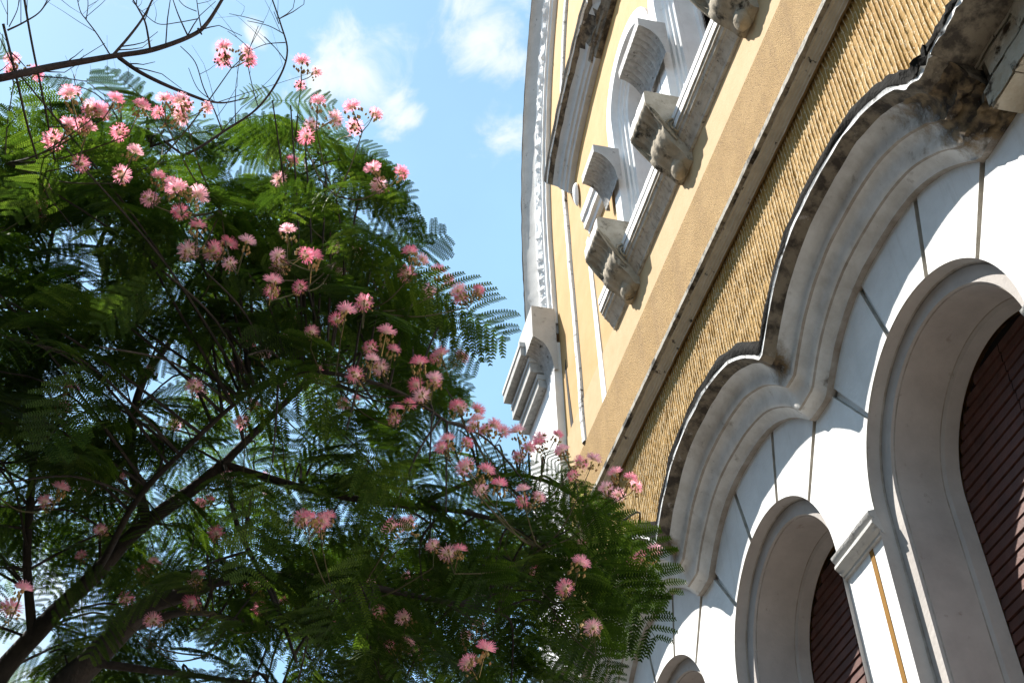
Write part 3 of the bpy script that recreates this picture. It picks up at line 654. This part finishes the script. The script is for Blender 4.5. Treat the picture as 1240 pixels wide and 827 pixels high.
whips = [([(29, -8, 3.4), (40, 60, 3.4), (52, 120, 3.4), (60, 160, 3.45), (68, 206, 3.5)], .0030, .0024),
 ([(4, 28, 3.3), (14, 70, 3.3), (30, 140, 3.35), (46, 195, 3.4), (58, 240, 3.4)], .0034, .0026),
 ([(100, 224, 3.5), (140, 216, 3.5), (190, 202, 3.5), (232, 184, 3.5), (272, 158, 3.5), (310, 132, 3.5), (336, 95, 3.5), (347, 62, 3.5), (340, 30, 3.5), (328, -6, 3.5)], .0052, .0018),
 ([(110, 215, 3.5), (112, 180, 3.5), (104, 140, 3.5), (92, 110, 3.5), (88, 90, 3.5)], .0024, .001),
 ([(140, 216, 3.5), (148, 180, 3.5), (140, 140, 3.5), (118, 116, 3.5), (95, 105, 3.5), (68, 102, 3.5)], .0024, .001),
 ([(270, 160, 3.5), (258, 130, 3.5), (246, 105, 3.5), (236, 75, 3.5), (218, 56, 3.5)], .0022, .001),
 ([(262, 124, 3.5), (240, 108, 3.5), (228, 82, 3.5)], .0014, .0008),
 ([(147, 150, 3.5), (142, 120, 3.5), (120, 100, 3.5), (98, 98, 3.5)], .0014, .0008),
 ([(345, 75, 3.5), (334, 60, 3.5), (320, 45, 3.5)], .0016, .0008), ([(345, 52, 3.5), (322, 54, 3.5), (302, 62, 3.5)], .0016, .0008), ([(344, 42, 3.5), (325, 32, 3.5), (300, 26, 3.5)], .0014, .0008), ([(338, 30, 3.5), (332, 15, 3.5)], .0014, .0008),
 ([(312, 130, 3.5), (306, 110, 3.5), (300, 80, 3.5), (302, 60, 3.5), (313, 32, 3.5)], .0016, .0008), ([(302, 60, 3.5), (290, 48, 3.5), (276, 38, 3.5)], .0012, .0007),
 ([(320, 28, 3.5), (300, 22, 3.5), (278, 17, 3.5)], .0012, .0007),
 ([(186, 130, 3.5), (165, 112, 3.5), (142, 92, 3.5)], .0012, .0007), ([(148, 150, 3.5), (130, 125, 3.5), (124, 112, 3.5)], .0012, .0007)]
deadset('bare_twigs', whips, wob=.006)

# ---- leaves
def leaf_template(L_, npair, nlf, droop, seed):
    r_ = np.random.default_rng(seed); V = []; F = []; Sd = []
    def quad(a, b, c, d, s): 
        i = len(V); V.extend([a, b, c, d]); F.append((i, i+1, i+2, i+3)); Sd.extend([s]*4)
    def axis(t): return np.array([L_*t*(1-.12*droop*t), 0, -droop*L_*.45*t*t])
    # rachis
    K = 8
    for k in range(K):
        a, b = axis(k/K), axis((k+1)/K); wd = .0013*(1-.5*k/K)
        quad(a+[0, -wd, 0], a+[0, wd, 0], b+[0, wd, 0], b+[0, -wd, 0], .35)
    for i in range(npair):
        t = .16+.84*(i+.5)/npair; o = axis(t); tan = axis(min(t+.02, 1.02))-axis(t-.02); tan /= np.linalg.norm(tan)
        pl = L_*.36*(math.sin(.55+2.25*(i+.5)/npair))*r_.uniform(.88, 1.08)
        for s in (-1, 1):
            yaw = R(r_.uniform(50, 66)); dr = droop*r_.uniform(.35, .8)
            d0 = tan*math.cos(yaw)+np.array([0, s*math.sin(yaw), 0]); d0 /= np.linalg.norm(d0)
            sd = r_.uniform(.1, .75)
            def ax2(u): return o+d0*pl*u*(1-.1*dr*u*u)+np.array([0, 0, -pl*dr*.55*u*u])
            side = np.cross(d0, [0, 0, 1.]); side /= np.linalg.norm(side)
            a, b = ax2(0), ax2(1); wd = .0007
            m_ = ax2(.5); quad(a-side*wd, a+side*wd, m_+side*wd, m_-side*wd, .3); quad(m_-side*wd, m_+side*wd, b+side*wd*.5, b-side*wd*.5, .3)
            n_ = max(7, int(nlf*pl/(L_*.36)))
            for j in range(n_):
                u = (j+.6)/n_; c0 = ax2(u); tg = ax2(min(u+.03, 1.03))-ax2(u-.03); tg /= np.linalg.norm(tg)
                ll = .0102*(1-.40*abs(2*u-.9)**2.2); lw = pl/n_*.62
                for q in (-1, 1):
                    dv = side*q*.86+tg*.5; dv /= np.linalg.norm(dv); z_ = np.array([0, 0, r_.uniform(-.25, .05)])
                    e = c0+(dv+z_)*ll; k_ = tg*lw
                    quad(c0-k_*.55, c0+k_*.8, e+k_*.55, e-k_*.25, min(1, sd+r_.uniform(-.12, .12)))
    return np.array(V), np.array(F), np.array(Sd)
temps = [leaf_template(.27+.02*(k % 3), 10+k % 3, 17, .55+.2*(k % 4), 50+k) for k in range(7)]
def inpoly(x, y, poly):
    c = False; j = len(poly)-1
    for i in range(len(poly)):
        if (poly[i][1] > y) != (poly[j][1] > y) and x < (poly[j][0]-poly[i][0])*(y-poly[i][1])/(poly[j][1]-poly[i][1])+poly[i][0]: c = not c
        j = i
    return c
CROWN = [(-260, 180), (-60, 165), (40, 170), (110, 165), (200, 160), (270, 140), (335, 130), (380, 170), (415, 205), (430, 260), (455, 310), (500, 350), (535, 385), (505, 430), (500, 480), (545, 560), (620, 585), (680, 590), (730, 625), (760, 680), (775, 715), (730, 745), (690, 760), (655, 770), (640, 830), (640, 900), (-260, 950)]
skv = np.array([tuple(p) for p in SK])
tips = []; tries = 0
while len(tips) < 330 and tries < 20000:
    tries += 1
    x, y = random.uniform(-240, 790), random.uniform(120, 940)
    if not inpoly(x, y, CROWN): continue
    dens = .74+1.1*noise.noise(Vector((x*.013, y*.013, 3)))
    if x < 160 and y > 560: dens *= .42
    if y > 700: dens *= .7
    if x > 560 and y > 540: dens *= .6
    if random.random() > dens: continue
    d = random.choice([random.uniform(3.35, 4.1), random.uniform(3.7, 5.1), random.uniform(3.9, 5.2)])
    p_ = at(x, y, d)
    if p_.y < -2.9: continue
    tips.append((p_, x, y))
twm = MB(); LV = []; LF = []; LS = []; nv = 0
cc = at(230, 560, 4.2)
for p_, x, y in tips:
    dd = np.linalg.norm(skv-np.array(p_), axis=1); base = Vector(skv[int(np.argmin(dd+rng.uniform(0, .25, len(dd))))])
    mid = (base+p_)/2+Vector((random.uniform(-.06, .06), random.uniform(-.06, .06), random.uniform(.02, .16)))
    q = smoothpath([base, mid, p_], 5); ln = (p_-base).length
    twm.tube(q, [.0052-.0037*k/(len(q)-1) for k in range(len(q))], 5, cap=False)
    nl = random.randint(4, 6)
    for k in range(nl):
        f = 1 if k == 0 else random.uniform(.45, .98)
        ii = min(len(q)-2, int(f*(len(q)-1))); o_ = q[ii].lerp(q[ii+1], f*(len(q)-1)-ii if f < 1 else 1)
        tv, tf, ts = temps[random.randrange(len(temps))]
        out = (p_-cc); out.z *= .3; out = out.normalized() if out.length > .01 else Vector((1, 0, 0))
        a = random.uniform(-1.9, 1.9)
        dirv = (Matrix.Rotation(a, 3, 'Z') @ (out*.9+(p_-base).normalized()*.5)).normalized()
        dirv.z = random.uniform(-.45, .22); dirv.normalize()
        up_ = Vector((random.uniform(-.45, .45), random.uniform(-.45, .45), 1)); yv = up_.cross(dirv).normalized(); zv = dirv.cross(yv)
        s_ = random.uniform(.72, 1.1)
        e_ = o_+dirv*.27*s_-CAMP; ex = 620+FPX*e_.dot(rr)/e_.dot(fw); ey = 413.5-FPX*e_.dot(uu)/e_.dot(fw)
        if ex > 785 and ey < 690: continue               # the crown ends here, its tip hangs lower down
        Mx = np.array([[dirv.x, yv.x, zv.x], [dirv.y, yv.y, zv.y], [dirv.z, yv.z, zv.z]])*s_
        LV.append(tv @ Mx.T+np.array(o_)); LF.append(tf+nv); nv += len(tv); LS.append(np.clip(ts*.8+random.uniform(-.1, .3), 0, 1))
SPR = [(470, 325, 592, 402, 3.5), (505, 355, 585, 445, 3.55), (545, 375, 602, 418, 3.6), (440, 215, 492, 292, 3.6), (395, 212, 482, 252, 3.5), (425, 165, 466, 205, 3.8), (330, 122, 402, 132, 3.6), (352, 128, 296, 112, 3.6), (400, 280, 470, 350, 3.4),
 (700, 600, 832, 748, 3.5), (690, 640, 800, 790, 3.45), (650, 640, 722, 800, 3.4), (640, 700, 612, 818, 3.5), (600, 715, 645, 815, 3.55), (690, 750, 745, 828, 3.5), (560, 770, 602, 832, 3.5), (640, 590, 745, 640, 3.4),
 (520, 560, 440, 605, 3.2), (250, 330, 345, 352, 3.1), (300, 430, 425, 505, 3.1), (200, 330, 120, 400, 3.1), (420, 520, 480, 640, 3.1), (330, 560, 300, 690, 3.1), (120, 420, 60, 540, 3.1), (80, 180, 20, 260, 3.1), (300, 330, 390, 300, 3.2), (470, 640, 400, 760, 3.2), (540, 620, 600, 740, 3.3), (370, 180, 430, 240, 3.6), (455, 300, 520, 330, 3.5),
 (60, 790, 120, 700, 3.9), (150, 720, 110, 800, 3.6), (20, 620, -30, 700, 3.8), (540, 470, 500, 540, 3.7), (520, 490, 570, 540, 3.75), (555, 520, 520, 600, 3.7), (570, 530, 620, 590, 3.75), (600, 540, 575, 620, 3.7), (620, 550, 670, 610, 3.7), (640, 555, 620, 640, 3.7), (660, 560, 720, 625, 3.65),
 (600, 575, 540, 610, 3.6), (680, 590, 660, 680, 3.7), (560, 540, 600, 580, 3.8), (500, 470, 540, 510, 3.7), (640, 545, 690, 575, 3.8), (710, 600, 745, 680, 3.7), (500, 420, 545, 480, 3.7), (590, 560, 640, 600, 3.55), (700, 640, 715, 740, 3.6), (730, 650, 770, 745, 3.6), (15, 80, -20, 40, 3.4), (60, 120, 20, 130, 3.6)]
for (xa, ya, xb, yb, d) in SPR:
    a_ = at(xa, ya, d); b_ = at(xb, yb, d+random.uniform(-.06, .06)); dirv = b_-a_; L0 = dirv.length; dirv.normalize(); dirv = (dirv+Vector((0, 0, .28))).normalized()
    tv, tf, ts = temps[random.randrange(len(temps))]
    up_ = Vector((0, 0, 1))+(CAMP-a_).normalized()*-.55+Vector((random.uniform(-.2, .2), random.uniform(-.2, .2), 0)); yv = up_.cross(dirv).normalized(); zv = dirv.cross(yv); s_ = min(1.25, L0/.27)
    Mx = np.array([[dirv.x, yv.x, zv.x], [dirv.y, yv.y, zv.y], [dirv.z, yv.z, zv.z]])*s_
    LV.append(tv @ Mx.T+np.array(a_)); LF.append(tf+nv); nv += len(tv); LS.append(np.clip(ts*.8+random.uniform(-.1, .3), 0, 1))
    bs = Vector(skv[int(np.argmin(np.linalg.norm(skv-np.array(a_), axis=1)))])
    twm.tube(smoothpath([bs, (a_+bs)/2+Vector((0, 0, .05)), a_], 5), [.004-.002*k/10 for k in range(11)], 5, cap=False)
def bigmesh(name, V, F, Sd, mat_):
    V = np.concatenate(V).astype(np.float32); F = np.concatenate(F).astype(np.int32); Sd = np.concatenate(Sd).astype(np.float32)
    me = bpy.data.meshes.new(name); me.vertices.add(len(V)); me.vertices.foreach_set('co', V.ravel())
    me.loops.add(F.size); me.loops.foreach_set('vertex_index', F.ravel()); me.polygons.add(len(F))
    me.polygons.foreach_set('loop_start', np.arange(0, F.size, 4, dtype=np.int32))
    at_ = me.attributes.new('shade', 'FLOAT', 'POINT'); at_.data.foreach_set('value', Sd)
    me.materials.append(mat_); me.update(calc_edges=True); me.validate()
    o = bpy.data.objects.new(name, me); COL.objects.link(o); return o
crown = tpart(bigmesh('crown', LV, LF, LS, M['leaf'])); crown['label'] = 'feathery twice-divided dark green leaves'
tpart(twm.build('twigs', M['bark'], weld=False))
print('leaves', len(LV), 'quads', sum(len(f) for f in LF))

# ---- flowers: powder-puff heads of pink filaments over brown buds
def puff_mesh(seed):
    r_ = random.Random(seed); V = []; F = []; Sd = []; mi = []
    rot = Matrix.Identity(3)
    for k in range(300):
        th = math.acos(1-r_.random()*.82); ph = r_.uniform(0, 2*math.pi); d = Vector((math.sin(th)*math.cos(ph), math.sin(th)*math.sin(ph), math.cos(th)))
        ln = r_.uniform(.017, .031); sd = d.cross(Vector((r_.uniform(-1, 1), r_.uniform(-1, 1), r_.uniform(-1, 1)))).normalized()
        b_ = d*.004; w0, w1 = .0004, .00055; m_ = d*ln*.5+Vector((0, 0, .002)); e_ = d*ln+Vector((0, 0, -.002))
        i = len(V); V += [b_-sd*w0, b_+sd*w0, m_+sd*w1, m_-sd*w1, e_+sd*w1, e_-sd*w1]; Sd += [0, 0, .5, .5, 1, 1]
        F += [(i, i+1, i+2, i+3), (i+3, i+2, i+4, i+5)]; mi += [0, 0]
    for k in range(11):
        c = Vector((r_.uniform(-.022, .022), r_.uniform(-.022, .022), r_.uniform(-.028, -.002))); q = r_.uniform(.003, .0055)
        i = len(V); V += [c+Vector(v)*q for v in ((1, 0, 0), (0, 1, 0), (-1, 0, 0), (0, -1, 0), (0, 0, 1.5), (0, 0, -1.5))]; Sd += [.2]*6
        for a in range(4): F += [(i+a, i+(a+1) % 4, i+4), (i+(a+1) % 4, i+a, i+5)]; mi += [1, 1]
    i = len(V); V += [Vector((-.001, 0, 0)), Vector((.001, 0, 0)), Vector((.0012, .004, -.06)), Vector((-.0012, .004, -.06))]; Sd += [.2]*4; F.append((i, i+1, i+2, i+3)); mi.append(1)
    return V, F, Sd, mi
puffs = [puff_mesh(k) for k in range(4)]; pme = []
for q_, (V, F, Sd, mi) in enumerate(puffs):
    Sd[:] = [v*(.72, 1.0, .88, 1.12)[q_] for v in Sd]
    me = bpy.data.meshes.new('flower'); me.from_pydata([tuple(v) for v in V], [], F); me.materials.append(M['petal']); me.materials.append(M['bud'])
    me.polygons.foreach_set('material_index', mi); a_ = me.attributes.new('shade', 'FLOAT', 'POINT'); a_.data.foreach_set('value', Sd); pme.append(me)
# clusters: image position, number of heads, near (1) or inside (0)
FL = [(283, 70, 4, 2), (367, 85, 3, 2), (22, 88, 3, 2), (100, 140, 3, 1), (130, 128, 3, 1), (160, 148, 3, 1), (205, 135, 3, 1), (228, 128, 3, 1), (75, 165, 3, 1), (100, 182, 3, 1), (150, 205, 2, 1), (190, 232, 3, 1), (225, 243, 3, 1), (207, 226, 2, 1), (240, 292, 3, 1), (265, 306, 2, 1), (290, 314, 3, 1), (350, 298, 3, 1), (340, 322, 2, 1), (375, 335, 2, 1), (385, 142, 4, 1), (372, 160, 2, 1), (440, 146, 3, 2), (466, 214, 3, 2), (500, 316, 3, 2), (530, 340, 3, 2), (568, 356, 4, 2), (415, 385, 3, 1), (440, 378, 2, 1), (462, 408, 3, 1), (446, 440, 3, 1), (378, 404, 2, 1), (385, 456, 2, 0), (235, 467, 2, 1), (468, 446, 2, 1), (480, 500, 3, 1), (510, 458, 3, 1), (540, 430, 3, 2), (522, 470, 2, 1), (562, 496, 3, 2), (580, 514, 3, 2), (598, 524, 3, 2), (545, 540, 3, 1), (576, 574, 2, 1), (600, 594, 2, 1), (637, 602, 3, 1), (632, 540, 3, 2), (660, 536, 3, 2), (690, 550, 3, 2), (706, 566, 2, 2), (753, 585, 4, 2), (735, 592, 1, 2), (780, 674, 3, 2), (474, 634, 2, 1), (494, 630, 2, 1), (525, 666, 2, 1), (550, 674, 2, 1), (376, 634, 3, 1), (392, 642, 2, 1), (245, 604, 3, 0), (80, 488, 2, 0), (110, 586, 3, 0), (182, 690, 2, 0), (240, 700, 3, 0), (312, 714, 2, 0), (20, 726, 2, 1), (300, 500, 3, 0), (500, 702, 3, 0), (480, 782, 3, 0), (505, 790, 2, 0), (690, 700, 2, 1), (720, 772, 2, 1), (578, 792, 3, 1), (405, 300, 2, 0), (340, 205, 2, 0), (330, 346, 2, 1), (425, 320, 3, 0), (650, 690, 2, 0)]
TW = np.array([tuple(p_) for p_, _, _ in tips]); items = []
for k in range(46):
    x, y = random.uniform(40, 700), random.uniform(240, 800)
    if inpoly(x, y, CROWN) and y > 230+.35*(x-100): FL.append((x, y, random.choice((1, 1, 2, 3)), 0))
for (x, y, n_, near) in FL:
    d = {2: random.uniform(3.35, 3.7), 1: random.uniform(2.95, 3.25), 0: random.uniform(3.5, 4.3)}[near]
    c = at(x, y, d)
    low = np.array(c)-np.array((0, 0, .12)); dd = np.linalg.norm(TW-low, axis=1); bs = Vector(TW[int(np.argmin(dd))]); hub = c+Vector((0, 0, -.05))
    stems = MB(); n_ = max(1, n_-(1 if random.random() < .5 and near < 2 else 0))
    stems.tube(smoothpath([bs, (bs+hub)/2+Vector((0, 0, -.03)), hub], 5), [.0026-.0012*k/10 for k in range(11)], 5, cap=False)
    for k in range(n_):
        a = 2*math.pi*k/n_+random.uniform(0, 1); rr_ = .036 if n_ > 1 else 0
        p_ = c+Vector((math.cos(a)*rr_*random.uniform(.6, 1.2), math.sin(a)*rr_*random.uniform(.6, 1.2), random.uniform(-.025, .03)))
        tilt = Vector((math.cos(a)*.6, math.sin(a)*.6, 1)).normalized()
        stems.tube([hub, hub.lerp(p_, .5)+Vector((0, 0, -.005)), p_-tilt*.01], [.0015, .0013, .0015], 4, cap=False)
        items.append((p_, tilt, random.uniform(.7, 1.05), random.uniform(0, 6.28), near))
    tpart(stems.build('flower_stalk', M['stalk'], weld=False))
items.sort(key=lambda t: -t[4]-random.random()*.2)
keep, rest = items[:100], items[100:]
def fmat(p_, t_, s_, a): return Matrix.Translation(p_) @ t_.to_track_quat('Z', 'Y').to_matrix().to_4x4() @ Matrix.Rotation(a, 4, 'Z') @ Matrix.Scale(s_, 4)
for k, (p_, t_, s_, a, ne) in enumerate(keep):
    o = bpy.data.objects.new('flower', pme[k % 4]); COL.objects.link(o); o.parent = T; o.matrix_parent_inverse = TP; o.matrix_basis = fmat(p_, t_, s_, a)
V_, F_, S_, mi_ = [], [], [], []
for k, (p_, t_, s_, a, ne) in enumerate(rest):
    V, F, Sd, mi = puffs[k % 4]; i = len(V_); mm = fmat(p_, t_, s_, a)
    V_ += [tuple(mm @ v) for v in V]; F_ += [tuple(j+i for j in f) for f in F]; S_ += Sd; mi_ += mi
if V_:
    me = bpy.data.meshes.new('flowers'); me.from_pydata(V_, [], F_); me.materials.append(M['petal']); me.materials.append(M['bud']); me.polygons.foreach_set('material_index', mi_)
    a_ = me.attributes.new('shade', 'FLOAT', 'POINT'); a_.data.foreach_set('value', S_)
    o = bpy.data.objects.new('flowers', me); COL.objects.link(o); tpart(o); o['kind'] = 'stuff'
